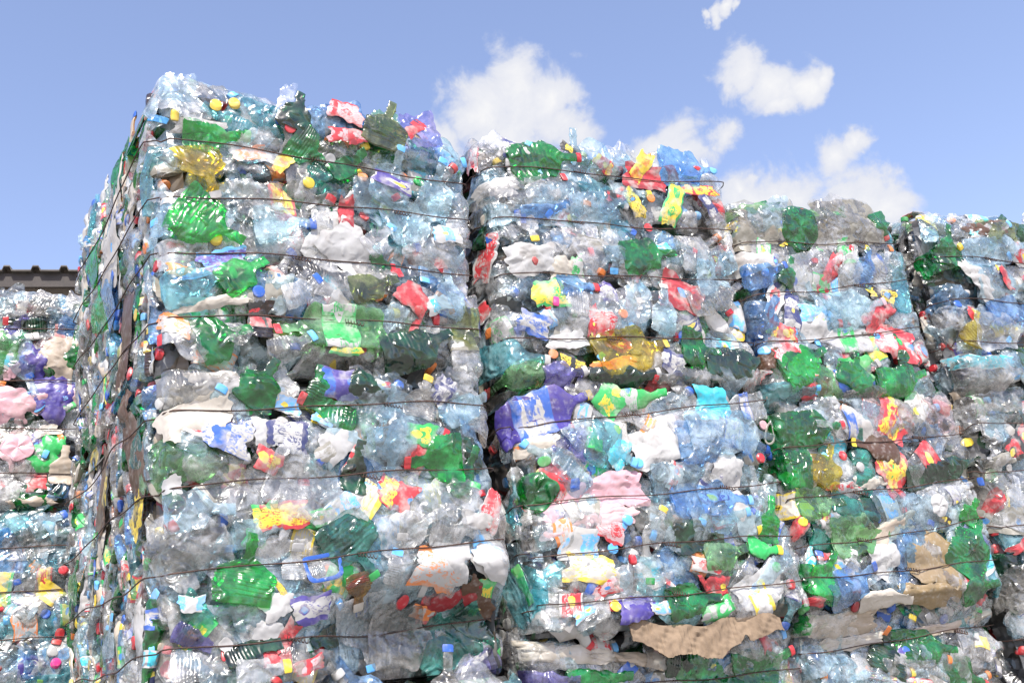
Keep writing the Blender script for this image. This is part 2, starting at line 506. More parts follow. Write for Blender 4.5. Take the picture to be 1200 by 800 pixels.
class Bale:
    def __init__(s, P, yaw, W, D, z0, z1, wires, label, seed):
        s.W, s.D, s.H, s.z0 = W, D, z1 - z0, z0
        t = R_(yaw)
        s.ux = np.array([math.cos(t), -math.sin(t), 0])
        s.inn = np.array([math.sin(t), math.cos(t), 0])
        s.P = np.array([P[0], P[1], z0])
        c = s.P + s.ux * W / 2 + s.inn * D / 2
        s.root = bpy.data.objects.new('plastic_bale', None)
        s.root.empty_display_size = .2
        COL.objects.link(s.root)
        s.root.location = c
        s.root.rotation_euler = (0, 0, -t)
        s.root['label'] = label
        s.root['category'] = 'bale'
        s.root['group'] = 'wire-tied bales of crushed plastic bottles'
        s.rng = np.random.default_rng(seed)
        s.wires = [(a - z0, b - z0) for a, b in wires]
        s.ph = s.rng.uniform(0, 6.28, (8, 3))
        s.fr = s.rng.normal(0, 1, (8, 2)) * 6
        s.hm = {}
        s.hollows = []
        s.acc = []          # pieces that go into the packed mass
        s.nb = 0
        s.k = 0

    # surface of a face: low bumps, pillows between the wires, rounded edges
    def low(s, a, b, k):
        o = 0
        for i in range(8):
            o = o + np.sin(s.fr[i, 0] * a + s.fr[i, 1] * b + s.ph[i, k])
        return o * .0045

    def lim(s, a, b, ln):
        d = np.full(np.shape(b), 9.0)
        for (l, r) in s.wires:
            zc = l + (r - l) * np.clip(a / ln, 0, 1)
            d = np.minimum(d, np.abs(b - zc))
        return .056 + .018 * (1 - np.exp(-(d / .036) ** 2))

    def deform(s, face, V):
        a, b, h = V[:, 0].copy(), V[:, 1].copy(), V[:, 2].copy()
        if face == 'top':
            la, lb, lm = s.W, s.D, np.full(len(a), .09)
        else:
            la, lb = (s.W if face in ('front',) else s.D), s.H
            lm = s.lim(a, b, la) if face == 'front' else .055 + .3 * (s.lim(a, b, la) - .056)
        hp = np.where(h > 0, lm * np.tanh(h / lm), h)
        base = s.low(a, b, 'front left top'.split().index(face)) + (.35 * (lm - .056) if face != 'top' else 0)
        r = .045 if face == 'top' else .03
        drop = 0
        vk = {'front': .7, 'left': .15, 'top': 1.0}[face]
        for x in (a, la - a, b):
            y = np.clip(x, 0, r)
            drop = drop + (r - np.sqrt(np.maximum(0, r * r - (r - y) ** 2)) + np.maximum(0, -x) * 1.1) * (vk if x is b else 1.0)
        if face != 'top':
            x = lb - b
            y = np.clip(x, 0, r)
            drop = drop + (r - np.sqrt(np.maximum(0, r * r - (r - y) ** 2))) * (.5 if face == 'front' else .2)
        if face == 'front':
            for (ru, rv, su, sv, dp) in s.hollows:
                base = base - dp * np.exp(-((a - ru) / su) ** 4 - ((b - rv) / sv) ** 4)
        if face == 'left':
            base = base - .028
        a = np.where(a < 0, a * .35, np.where(a > la, la + (a - la) * .45, a))
        if face == 'top':
            b = np.where(b < 0, b * .5, b)
        return s.local(face, a, b, hp + base - drop * .9)

    def local(s, face, a, b, h):
        if face == 'front':
            return np.stack([a - s.W / 2, -s.D / 2 - h, b], 1)
        if face == 'left':
            return np.stack([-s.W / 2 - h, a - s.D / 2, b], 1)
        return np.stack([a - s.W / 2, b - s.D / 2, s.H + h], 1)

    def uv(s, px, py, off=.04, face='front'):
        n = -s.inn if face == 'front' else -s.ux
        r = ray(px, py)
        k = ((s.P + n * off - CAM) @ n) / (r @ n)
        q = CAM + r * k - s.P
        return np.array([q @ (s.ux if face == 'front' else s.inn), q[2]])

    def rest(s, face, A, B, drop=.8, cap=.05):
        H = s.hm.setdefault(face, np.zeros((140, 140)))
        i = np.clip((A / .012).astype(int) + 12, 0, 139)
        j = np.clip((B / .012).astype(int) + 12, 0, 139)
        return H, i, j

    def put(s, pieces, face, u, v, phi, tilt=(0, 0), stuff=False, roll=0.0, label=None, lift=0.0, out=None, squash=.8, cap=.03):
        c, sn = math.cos(phi), math.sin(phi)
        first = pieces[0].V
        A = u + first[:, 0] * c - first[:, 1] * sn
        B = v + first[:, 0] * sn + first[:, 1] * c
        H, i, j = s.rest(face, A, B)
        base = min(cap, float(np.percentile(H[i, j], 60)) * squash) + lift + (s.rng.uniform(-.030, .018) if not label else 0)
        lo = float(np.percentile(first[:, 2], 12))
        res = []
        par = None
        s.k += 1
        for q in pieces:
            V = q.V
            w, t = V[:, 1], V[:, 2]
            if roll:
                w, t = w * math.cos(roll) - t * math.sin(roll), w * math.sin(roll) + t * math.cos(roll)
            a = u + V[:, 0] * c - w * sn
            b = v + V[:, 0] * sn + w * c
            h = base + (t - lo) + V[:, 0] * tilt[0] + w * tilt[1] + s.k * 6e-5
            if q is pieces[0]:
                np.maximum.at(H, (i, j), np.minimum(h, .075))
            LV = s.deform(face, np.stack([a, b, h], 1))
            if stuff:
                s.acc.append((q, LV))
            else:
                o = mesh_obj(q.name, LV, q.F, [q.mat], s.root if par is None else par, q.tint, q.tint2 if q.mat == 'lab' else None, q.pat)
                if par is None:
                    par = o
                    if label:
                        o['label'] = label
                res.append(o)
        return res

    def core(s):
        """the compressed mass in the middle, a crumpled box"""
        rng = s.rng
        Vs, Fs = [], []
        o = 0
        for face, la, lb, n in (('front', s.W, s.H, (64, 54)), ('left', s.D, s.H, (46, 54)), ('top', s.W, s.D, (64, 46))):
            a = np.linspace(0, la, n[0])
            b = np.linspace(0, lb, n[1])
            A, B = np.meshgrid(a, b, indexing='ij')
            P = np.stack([A.ravel(), B.ravel()], 1)
            edge = np.minimum(np.minimum(P[:, 0], la - P[:, 0]), np.minimum(P[:, 1], lb - P[:, 1]))
            h = -.012 + (.05 * crump(P, rng, 8, 3) + .03 * crump(P, rng, 20, 3)) * sst(edge, 0, .05)
            V = s.deform(face, np.c_[P, h])
            Vs.append(V)
            Fs.append(grid_faces(n[0], n[1], False) + o)
            o += len(V)
        # the sides that face away
        W, D, H = s.W / 2 - .02, s.D / 2 - .02, s.H
        n = 24
        for kind in ('right', 'back'):
            a = np.linspace(-1, 1, n)
            A, B = np.meshgrid(a, np.linspace(.015, H - .05, n), indexing='ij')
            h = .04 * crump(np.stack([A.ravel(), B.ravel()], 1), rng, 6, 4)
            V = np.stack([W + h, A.ravel() * D, B.ravel()], 1) if kind == 'right' else np.stack([A.ravel() * W, D + h, B.ravel()], 1)
            Vs.append(V)
            Fs.append(grid_faces(n, n, False) + o)
            o += len(V)
        Vs.append(np.array([[-W, -D, .012], [W, -D, .012], [W, D, .012], [-W, D, .012]]))
        Fs.append(np.array([[0, 3, 2, 1]]) + o)
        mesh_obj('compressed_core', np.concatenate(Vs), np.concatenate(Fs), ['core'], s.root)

    def wire(s):
        for (l, r) in s.wires:
            pts = []
            rng = s.rng
            n = 60
            ph = rng.uniform(0, 6, 4)
            for i in range(n + 1):                                    # front, left to right
                a = i / n * s.W
                z = l + (r - l) * a / s.W + .006 * math.sin(a * 5 + ph[0]) + .003 * math.sin(a * 17 + ph[1])
                pts.append(s.deform('front', np.array([[a, z, .12]]))[0])
            right = [np.array([s.W / 2 + .01, y, r]) for y in np.linspace(-s.D / 2 + .05, s.D / 2 - .03, 8)]
            back = [np.array([x, s.D / 2 + .01, r + (l - r) * k]) for x, k in zip(np.linspace(s.W / 2 - .03, -s.W / 2 + .03, 8), np.linspace(0, 1, 8))]
            left = []
            m = 40
            for i in range(m + 1):
                a = s.D * (1 - i / m)
                z = l + .010 * math.sin(a * 6 + ph[2]) + .004 * math.sin(a * 21 + ph[3])
                left.append(s.deform('left', np.array([[a, z, .2]]))[0])
            pts = np.array(pts + right + back + left)
            T = np.roll(pts, -1, 0) - np.roll(pts, 1, 0)
            T /= np.linalg.norm(T, axis=1, keepdims=True) + 1e-9
            up = np.array([0, 0, 1.0])
            N = np.cross(T, up)
            N /= np.linalg.norm(N, axis=1, keepdims=True) + 1e-9
            Bv = np.cross(N, T)
            rad = .0019
            k = 6
            th = np.arange(k) / k * 6.283
            V = (pts[:, None] + rad * (np.cos(th)[None, :, None] * N[:, None] + np.sin(th)[None, :, None] * Bv[:, None])).reshape(-1, 3)
            n_ = len(pts)
            i, j = np.meshgrid(np.arange(n_), np.arange(k), indexing='ij')
            i, j = i.ravel(), j.ravel()
            F = np.stack([i * k + j, i * k + (j + 1) % k, ((i + 1) % n_) * k + (j + 1) % k, ((i + 1) % n_) * k + j], 1)
            a0 = rng.uniform(.25, .75) * s.W
            z0 = l + (r - l) * a0 / s.W
            kn = []
            for q in range(26):
                g_ = q / 25
                kn.append(s.deform('front', np.array([[a0 + .05 * g_ - .01, z0 + .006 * math.sin(g_ * 40) - .012 * g_ * g_, .2]]))[0] - np.array([0, .004 + .004 * math.cos(g_ * 40) + .012 * g_ ** 2, 0]))
            kn = np.array(kn)
            off = len(V)
            cr = np.stack([np.zeros(k), np.cos(th), np.sin(th)], 1) * .0018
            V = np.r_[V, (kn[:, None] + cr[None]).reshape(-1, 3)]
            F = np.r_[F, grid_faces(26, k, True) + off]
            mesh_obj('wire', V, F, ['wire'], s.root)

    def flush(s):
        if not s.acc:
            return
        V, F, ti, t2, pa, mi = [], [], [], [], [], []
        o = 0
        for q, LV in s.acc:
            V.append(LV)
            F.append(q.F + o)
            ti.append(q.tint)
            t2.append(q.tint2)
            pa.append(q.pat)
            mi.append(np.full(len(q.F), MATS3.index(q.mat)))
            o += len(LV)
        ob = mesh_obj('packed_plastic', np.concatenate(V), np.concatenate(F), MATS3, s.root, np.concatenate(ti), np.concatenate(t2), np.concatenate(pa), np.concatenate(mi))
        ob['kind'] = 'stuff'

    # -------------------------------------------------- random filling
    def rcol(s, mix):
        ks = list(mix)
        p = np.array([mix[k] for k in ks], float)
        return ks[s.rng.choice(len(ks), p=p / p.sum())]

    def rbottle(s, mix, hi=True, pcap=.5, plab=.3, size=.9):
        rng = s.rng
        big = rng.random() < .5
        L = (rng.uniform(.25, .33) if big else rng.uniform(.16, .23)) * size
        W = (rng.uniform(.095, .135) if big else rng.uniform(.07, .095)) * size
        T = rng.uniform(.022, .05)
        cap = rng.choice(CAPW) if rng.random() < pcap else None
        lab = rng.choice(LABW) if rng.random() < plab else None
        return bottle(rng, L, W, T, s.rcol(mix), cap, lab, hi)

    def grid_spots(s, face, n, u0, u1, v0, v1):
        """jittered spots, best candidate"""
        pts = []
        for _ in range(n):
            best = None
            for _ in range(6):
                p = np.array([s.rng.uniform(u0, u1), s.rng.uniform(v0, v1)])
                d = min([np.hypot(*(p - q)) for q in pts[-60:]], default=1)
                if best is None or d > best[0]:
                    best = (d, p)
            pts.append(best[1])
        return pts

    def phi(s):
        r = s.rng.random()
        if r < .42:
            return s.rng.normal(0, .35) + (math.pi if s.rng.random() < .5 else 0)
        return s.rng.uniform(0, 6.283)

    def fill_front(s, n_stuff, n_parts, mix, u0=0.0, u1=None, v0=.03, n_wrap=8, n_caps=4, n_film=12):
        rng = s.rng
        u1 = u1 or s.W
        vt = s.H - .035
        for p in s.grid_spots('front', n_stuff, u0, u1, v0, vt):
            s.put(s.rbottle(mix, False, .5, .25), 'front', p[0], p[1], s.phi(), rng.uniform(-.1, .1, 2), True)
        jobs = ['b'] * n_parts + ['f'] * n_film + ['w'] * n_wrap + ['c'] * n_caps
        rng.shuffle(jobs)
        for kind, p in zip(jobs, s.grid_spots('front', len(jobs), u0 + .02, u1 - .02, v0 + .02, vt)):
            if kind == 'b':
                s.nb += 1
                s.put(s.rbottle(mix), 'front', p[0], p[1], s.phi(), rng.uniform(-.14, .14, 2))
            elif kind == 'f':
                s.put(sheet(rng, rng.uniform(.10, .22), rng.uniform(.08, .15), s.rcol(mix), 20), 'front', p[0], p[1], rng.uniform(0, 6.28))
            elif kind == 'w':
                s.put(sheet(rng, rng.uniform(.05, .11), rng.uniform(.03, .07), 'white', 12, 1.0, 'wrapper', rng.choice(LABW)), 'front', p[0], p[1], s.phi())
            else:
                s.loose_cap(rng.choice(CAPW), p[0], p[1], 'front')

    def loose_cap(s, col, u, v, face, stuff=False, label=None):
        rng = s.rng
        q = cap_piece(rng, col, np.zeros(3), name='bottle_cap', seg=22)
        q.V = q.V - q.V.mean(0)
        if rng.random() < .6:           # face on
            V = q.V.copy()
            q.V = np.stack([V[:, 1], V[:, 2], V[:, 0]], 1)
        th, e = rng.uniform(0, 6.28), rng.uniform(-.6, .6)
        V = q.V
        x, z = V[:, 0] * math.cos(e) - V[:, 2] * math.sin(e), V[:, 0] * math.sin(e) + V[:, 2] * math.cos(e)
        q.V = np.stack([x, V[:, 1], z], 1)
        s.put([q], face, u, v, th, stuff=stuff, lift=.022, label=label)

    def fill_left(s, n, mix, a1=None, hi=False):
        """flattened bottles seen edge on: thin upright slivers"""
        rng = s.rng
        a1 = a1 or s.D
        for p in s.grid_spots('left', n, .02, a1, .03, s.H - .05):
            kind = rng.random()
            if kind < .60:
                L, W, T = rng.uniform(.07, .20), rng.uniform(.05, .11), rng.uniform(.010, .028)
                q = bottle(rng, L, W, T, s.rcol(mix), rng.choice(CAPW) if rng.random() < .55 else None, rng.choice(LABW) if rng.random() < .2 else None, hi)
                # turn the flat side into the depth of the bale: axis up, width outward, thickness along the face
                ang = math.pi / 2 + rng.normal(0, .55) + (math.pi if rng.random() < .4 else 0)
                sp = rng.normal(0, .25)
                for x in q:
                    V = x.V
                    w, t = V[:, 1], V[:, 2]
                    x.V = np.stack([V[:, 0], t + w * sp, w], 1)
                s.put(q, 'left', p[0], p[1], ang, stuff=True, lift=-W * rng.uniform(.0, .7), squash=0, cap=.0)
            elif kind < .84:
                # necks that point out
                L, W, T = rng.uniform(.12, .2), rng.uniform(.06, .09), rng.uniform(.02, .035)
                q = bottle(rng, L, W, T, s.rcol(mix), rng.choice(CAPW), None, hi)
                th = rng.normal(0, .5)
                off = L * .5 - rng.uniform(.02, .05)
                for x in q:
                    V = x.V
                    x.V = np.stack([V[:, 1] + V[:, 0] * .3 * th, V[:, 2], V[:, 0] - off], 1)
                s.putraw(q, 'left', p[0], p[1], rng.normal(math.pi / 2, .5))
            elif kind < .91:
                q = sheet(rng, rng.uniform(.04, .11), rng.uniform(.015, .03), 'white', 10, 1.0, 'wrapper', rng.choice(LABW))
                s.put(q, 'left', p[0], p[1], rng.normal(math.pi / 2, .35), stuff=True, lift=.01, squash=.3, cap=.02)
            else:
                q = sheet(rng, rng.uniform(.1, .25), rng.uniform(.03, .08), rng.choice(['clear', 'grey', 'white', 'cream', 'bclear', 'green']), 14)
                s.put(q, 'left', p[0], p[1], rng.normal(math.pi / 2, .35), stuff=True, lift=.01, squash=.3, cap=.02)

    def putraw(s, pieces, face, u, v, phi):
        c, sn = math.cos(phi), math.sin(phi)
        for q in pieces:
            V = q.V
            a, b, h = u + V[:, 0] * c - V[:, 1] * sn, v + V[:, 0] * sn + V[:, 1] * c, V[:, 2]
            s.acc.append((q, s.deform(face, np.stack([a, b, h], 1))))

    def fill_top(s, n, mix, depth=.45):
        rng = s.rng
        for p in s.grid_spots('top', n, .0, s.W, -.02, depth):
            k = rng.random()
            if k < .7:
                s.put(s.rbottle(mix, False, .55, .35), 'top', p[0], p[1], rng.uniform(0, 6.28), rng.uniform(-.2, .2, 2), True)
            elif k < .85:
                s.put(sheet(rng, rng.uniform(.08, .2), rng.uniform(.05, .12), s.rcol(mix), 14, 1.4), 'top', p[0], p[1], rng.uniform(0, 6.28), rng.uniform(-.25, .25, 2), True)
            else:
                s.put(sheet(rng, rng.uniform(.05, .12), rng.uniform(.03, .08), 'white', 10, 1.4, 'wrapper', rng.choice(LABW)), 'top', p[0], p[1], rng.uniform(0, 6.28), rng.uniform(-.25, .25, 2), True)

    # -------------------------------------------------- pieces seen in the photograph
    def hero(s, line):
        f = line.split()
        face = 'front'
        if f[0][0] == '@':
            face, f[0] = 'left', f[0][1:]
        kind, px, py, ang, lp, wp, col = f[0], float(f[1]), float(f[2]), float(f[3]), float(f[4]), float(f[5]), f[6]
        cap = f[7] if len(f) > 7 else None
        lab = f[8] if len(f) > 8 else None
        rng = s.rng
        t = R_(ang)
        d = np.array([math.cos(t), -math.sin(t)])
        n = np.array([math.sin(t), math.cos(t)])
        p = np.array([px, py])
        off = .04 if face == 'front' else .0
        c = s.uv(*p, off, face)
        if not (-.12 < c[0] < s.W + .12 and -.1 < c[1] < s.H + .1):
            print('hero off bale', line, c)
        e0, e1 = s.uv(*(p - d * lp / 2), off, face), s.uv(*(p + d * lp / 2), off, face)
        g0, g1 = s.uv(*(p - n * wp / 2), off, face), s.uv(*(p + n * wp / 2), off, face)
        L, W = float(np.hypot(*(e1 - e0))), float(np.hypot(*(g1 - g0)))
        ph = math.atan2(e1[1] - e0[1], e1[0] - e0[0])
        if face == 'left':
            c[0] = max(c[0], .035)
        word = WORDS.get(col, col)
        lift = .016
        c[1] = min(c[1], s.H - .012 if kind in 'wofrc' else s.H - .02)
        if kind == 'b':
            s.nb += 1
            lb = None if col in ('clear', 'bclear') and not lab else f'{word} crushed bottle' + (' with a label' if lab else '') + (f' and {WORDS.get(cap, cap)} cap' if cap and cap != '-' else '')
            s.put(bottle(rng, L, W, .045, col, cap, lab), face, *c, ph, rng.uniform(-.05, .05, 2), label=lb, lift=lift)
        elif kind == 'f':
            s.put(sheet(rng, L, W, col, 24), face, *c, ph, label=None if col in ('clear', 'bclear') else f'{word} crumpled film', lift=lift)
        elif kind == 'o':
            s.put(sheet(rng, L, W, col, 22, .8, 'plastic_bag'), face, *c, ph, label=f'{word} crumpled plastic bag', lift=lift + .004)
        elif kind == 'w':
            s.put(sheet(rng, L, W, 'white', 14, .7, 'wrapper', col, .1), face, *c, ph, label=f'{WORDS.get(LAB[col][0], LAB[col][0])} and {WORDS.get(LAB[col][1], LAB[col][1])} wrapper', lift=lift + .008)
        elif kind == 'c':
            s.loose_cap(col, *c, face, label=f'{word} bottle cap')
        elif kind == 'r':
            s.put(rosette(rng, (L + W) / 4, col), face, *c, ph, label=f'{word} bottle base', lift=lift)
        elif kind == 'q':
            s.put(ring_piece(rng, L / 2, W / 2, col, 'tray_rim', .005, .35), face, *c, ph, label=f'{word} rim of a clear tray', lift=lift + .015)
        elif kind == 'g':
            s.put(ring_piece(rng, L / 2, W / 2, col), face, *c, ph, label=f'{word} plastic ring', lift=lift + .015)


MIXA = dict(clear=44, bclear=30, grey=9, aqua=5, green=3, dgreen=1, pgreen=2, teal=1, blue=4, white=2, olive=1)
MIXB = dict(clear=46, bclear=30, grey=6, aqua=5, green=2, dgreen=1, blue=4, white=3, pinkc=1)
MIXC = dict(clear=40, bclear=25, grey=13, aqua=4, green=5, dgreen=2, blue=4, white=3, teal=1)
MIXL = dict(clear=26, bclear=54, blue=9, aqua=6, grey=3, white=2, green=1)
MIXE = dict(clear=36, bclear=14, grey=24, green=5, dgreen=3, blue=4, white=3, brown=3, pgreen=2, aqua=3, beige=4, greyf=4, cream=2)

HERO = {}
HERO['A1'] = '''
@o 158 395 88 110 12 brownfilm
@b 122 300 80 60 14 bgreen -
@b 128 360 85 60 14 bgreen dblue
@b 140 345 75 46 18 blue dblue
@c 144 292 0 12 12 lblue
@c 116 326 0 13 13 dblue
@c 93 324 0 11 11 red
@c 76 378 0 14 14 lblue
@o 85 350 80 70 8 cream
@w 92 345 80 40 8 yr
@c 170 370 0 10 16 yel
@o 142 305 60 40 18 cream
@f 160 300 80 70 16 clear
f 205 110 80 50 42 bclear
o 330 108 70 40 18 clear
b 252 162 -10 78 30 bgreen grn
w 232 150 -6 60 14 wk
f 300 178 -12 60 34 clear
w 292 182 8 38 16 ow
w 332 191 40 34 18 oy
b 238 200 -70 64 52 yellow white
c 203 138 0 10 10 yel
c 250 128 0 10 10 yel
c 271 127 0 10 10 yel
b 343 137 70 44 36 dgreen -
b 358 180 -35 48 40 green -
c 335 157 0 10 10 red
w 400 166 -4 42 13 pr
w 412 170 5 22 12 rr
w 398 128 -20 40 22 pr
c 384 191 0 10 10 white
f 372 205 -50 30 22 teal
b 405 198 25 46 24 green -
b 446 148 80 56 50 olive -
f 445 138 20 30 30 pgreen
f 486 158 0 42 40 violetc
w 478 131 35 26 16 rr
o 452 122 -50 24 6 beige
b 458 212 75 62 46 bclear lblue vw
b 508 226 75 62 44 bclear lblue
c 537 197 0 10 10 lblue
b 486 262 10 70 52 bclear -
b 330 262 0 70 44 bclear dblue
b 244 263 -35 92 62 bgreen -
b 192 250 70 40 28 bclear white
b 178 262 80 30 20 bclear lblue
c 358 219 0 12 12 yel
b 376 250 80 40 26 clear red
w 404 252 85 38 18 rr
b 284 320 30 62 42 bgreen -
b 233 332 10 84 44 aqua lblue
w 262 305 8 52 26 vl
w 230 322 12 46 10 vl
f 215 296 0 60 36 clear
w 213 318 -15 36 14 ow
o 246 356 6 84 14 cream
o 205 380 -20 30 22 white
w 205 378 -30 42 20 ow
b 214 402 172 60 40 clear red
b 262 396 10 66 56 green -
r 277 393 0 28 28 clear
b 386 384 176 128 50 pgreen red gw
b 304 376 90 44 24 brown - rb
w 402 412 -8 36 14 yg
w 480 352 -40 40 26 rr
c 487 367 0 14 14 red
b 488 410 15 84 48 dgreen -
w 480 393 65 40 9 rr
w 484 410 60 28 18 gw
o 405 294 -45 64 48 white
f 380 330 -30 72 46 clear
b 440 318 8 52 26 grey red
b 434 338 15 60 34 olive -
b 446 310 5 26 20 green red
b 441 282 50 40 30 clear lblue
b 352 346 20 46 32 clear dblue
f 318 345 0 60 40 bclear
w 520 278 -5 32 18 bw
f 500 300 10 60 40 clear
b 523 345 80 56 34 bclear -
w 508 360 20 26 20 cw
f 460 372 60 30 24 bclear
b 340 408 20 56 30 clear lblue
c 300 345 0 12 12 dblue
f 545 385 70 40 28 olive
f 300 235 0 60 40 grey
b 440 232 -10 60 36 bclear -
w 300 372 0 20 30 rb
'''
HERO['A2'] = '''
@o 172 540 -80 90 16 brownfilm
@o 126 570 88 110 14 brownfilm
@w 172 602 80 50 14 yk
@w 134 570 85 50 10 yk
@o 158 450 85 40 12 brownfilm
@b 175 520 85 60 14 teal -
@c 131 494 0 12 12 red
@c 118 468 70 40 8 red
@b 98 680 85 50 10 green -
@c 155 678 0 14 14 dred
@c 121 703 0 11 11 yel
@c 128 703 80 20 10 lblue
@c 152 612 0 12 16 grn
@b 140 745 88 50 16 bclear lblue
@w 112 505 80 30 8 yk
b 235 452 8 90 42 grey -
o 228 492 22 92 46 cream
f 250 450 5 60 28 white
b 306 432 60 64 52 green -
b 372 438 75 46 30 green -
w 399 446 -8 46 34 bv
b 428 450 -25 46 30 dgreen -
f 455 442 -10 40 26 bclear
w 440 448 0 20 14 rw
b 489 468 80 50 34 grey yel
f 470 478 0 40 30 clear
f 528 452 15 66 58 clear
w 516 460 60 34 24 wn
b 545 478 30 70 30 bclear red
b 384 482 158 72 30 green red
f 436 500 -40 104 74 bclear
b 456 530 -75 60 50 bclear -
w 336 474 -20 34 20 bw
w 378 490 -30 24 16 vl
w 335 512 -8 50 34 wn
o 312 508 0 36 34 white
w 260 514 -18 60 36 wb
f 250 545 5 90 44 clear
o 395 520 35 44 36 white
w 411 536 65 36 9 rw
w 382 530 30 28 20 wk
w 312 542 -20 32 26 yr
w 490 514 -8 38 26 yg
b 505 540 182 66 56 bgreen red
b 416 548 80 60 30 dgreen -
w 460 580 -30 42 34 yr
f 460 575 0 56 50 clear
b 232 598 5 80 50 bclear -
b 370 582 -25 130 70 clear -
w 408 588 38 56 24 bw
w 330 606 8 60 32 yr
w 308 605 10 30 26 yg
w 380 606 15 34 18 gw
b 414 642 -55 84 64 teal grn
f 520 585 10 70 46 clear
b 288 668 80 84 70 bgreen -
f 200 655 -30 80 54 grey
f 240 640 -40 70 50 clear
q 377 665 10 38 30 dblue
f 377 668 10 36 30 clear
b 422 692 -75 40 34 amber cream
w 418 682 25 26 8 rr
b 342 660 90 40 30 clear white
w 364 714 12 46 32 vw
o 322 710 25 38 30 white
w 325 690 -55 26 8 yk
w 335 746 60 38 18 rr
o 316 742 -20 36 26 white
b 442 738 -75 88 72 clear lblue
f 470 720 0 40 60 clear
b 384 748 200 40 26 dgreen -
w 512 668 -15 54 42 ow
o 520 660 0 56 46 white
b 466 645 90 34 24 clear white
b 462 665 80 40 24 clear lblue
w 570 600 70 46 24 rw
o 552 612 -10 36 18 white
w 578 655 -35 70 40 bw
f 588 628 70 60 44 clear
o 575 660 -30 54 30 white
b 500 742 0 96 76 grey -
f 545 745 30 70 70 teal
b 582 735 -50 70 26 teal grn
b 600 748 170 40 24 clear red
w 513 712 -10 28 14 ow
c 483 702 0 14 14 red
f 588 775 30 50 40 violetc
o 545 700 10 60 20 dred
o 572 700 -40 60 18 brownfilm
f 520 690 0 60 30 clear
w 570 780 45 50 12 wn
f 360 780 0 70 40 grey
f 430 640 -10 40 40 aqua
f 228 715 -50 44 26 teal
w 222 708 0 30 20 bw
b 226 748 -20 50 26 violetc -
b 296 760 20 70 24 dgreen -
c 265 755 0 18 18 white
w 360 780 20 40 18 pr
b 480 620 20 80 46 clear -
b 530 620 -10 60 50 clear -
o 200 570 0 20 20 white
b 300 625 10 60 36 bclear -
b 235 780 0 70 40 clear -
b 305 790 0 60 36 clear yel
'''
HERO['B1'] = '''
f 576 176 30 44 40 clear
w 600 180 -20 30 22 wn
b 634 190 10 76 46 green red
w 664 172 -30 26 14 yk
r 690 168 0 34 34 bclear
c 614 163 0 14 14 lblue
w 704 196 -35 26 12 yr
w 750 196 60 36 18 oy
w 752 210 -10 46 26 rr
b 803 192 -10 66 42 blue -
c 810 188 0 12 12 red
f 720 180 40 44 34 clear
c 830 196 0 10 10 lblue
b 671 210 180 34 22 bclear red
f 602 230 10 110 40 clear
o 580 222 0 50 20 white
b 655 235 5 80 38 bclear -
w 720 232 10 28 16 rb
w 740 238 -55 40 16 yk
w 786 242 75 46 20 yg
w 815 225 -10 40 14 yr
w 824 240 -60 36 10 wn
b 638 252 5 60 16 blue -
b 700 245 10 74 36 bclear -
b 685 262 90 40 26 clear org
b 616 268 -80 36 24 clear yel
b 590 255 -10 46 26 bclear dblue
c 568 252 0 18 14 cream
w 569 295 75 48 26 rw
b 712 290 190 50 40 clear red
w 692 288 -10 36 14 wk
b 718 306 -80 30 24 bclear lblue
w 746 314 60 26 18 rr
b 757 300 10 60 40 green -
w 770 295 20 22 16 cw
o 620 306 5 60 34 white
o 660 320 90 30 30 cream
b 560 270 80 26 20 dgreen -
f 570 325 0 60 40 clear
w 558 356 20 34 22 rw
w 676 318 0 14 30 gw
w 795 346 -28 52 34 rr
w 641 346 5 38 32 yg
b 675 335 0 46 26 blue red
b 666 356 170 40 26 clear mag
b 682 368 175 84 50 clear red
w 704 380 0 30 34 rw
w 693 378 90 36 10 rr
c 727 370 0 10 10 org
b 592 380 170 46 30 clear org
w 624 382 -20 40 24 wb
b 774 365 88 56 28 bclear white
f 745 360 0 70 36 clear
b 800 375 20 60 36 clear -
b 738 410 12 84 56 yellow yel
c 798 395 0 12 12 dblue
b 592 416 -5 96 40 aqua white
b 604 440 190 66 30 pgreen dred
b 575 462 10 80 18 grey -
w 668 428 -20 28 14 yk
c 700 420 0 11 11 lblue
w 718 430 10 50 16 oy
b 730 448 5 80 34 dgreen white
w 776 456 0 26 20 rr
w 786 426 -25 30 24 wn
b 798 446 170 70 30 grey red
o 665 400 10 46 20 white
b 660 440 20 46 34 violetc white
b 820 410 -10 46 40 green -
b 838 350 20 70 34 grey -
b 820 300 0 50 40 clear -
b 833 330 -10 40 40 bclear -
'''
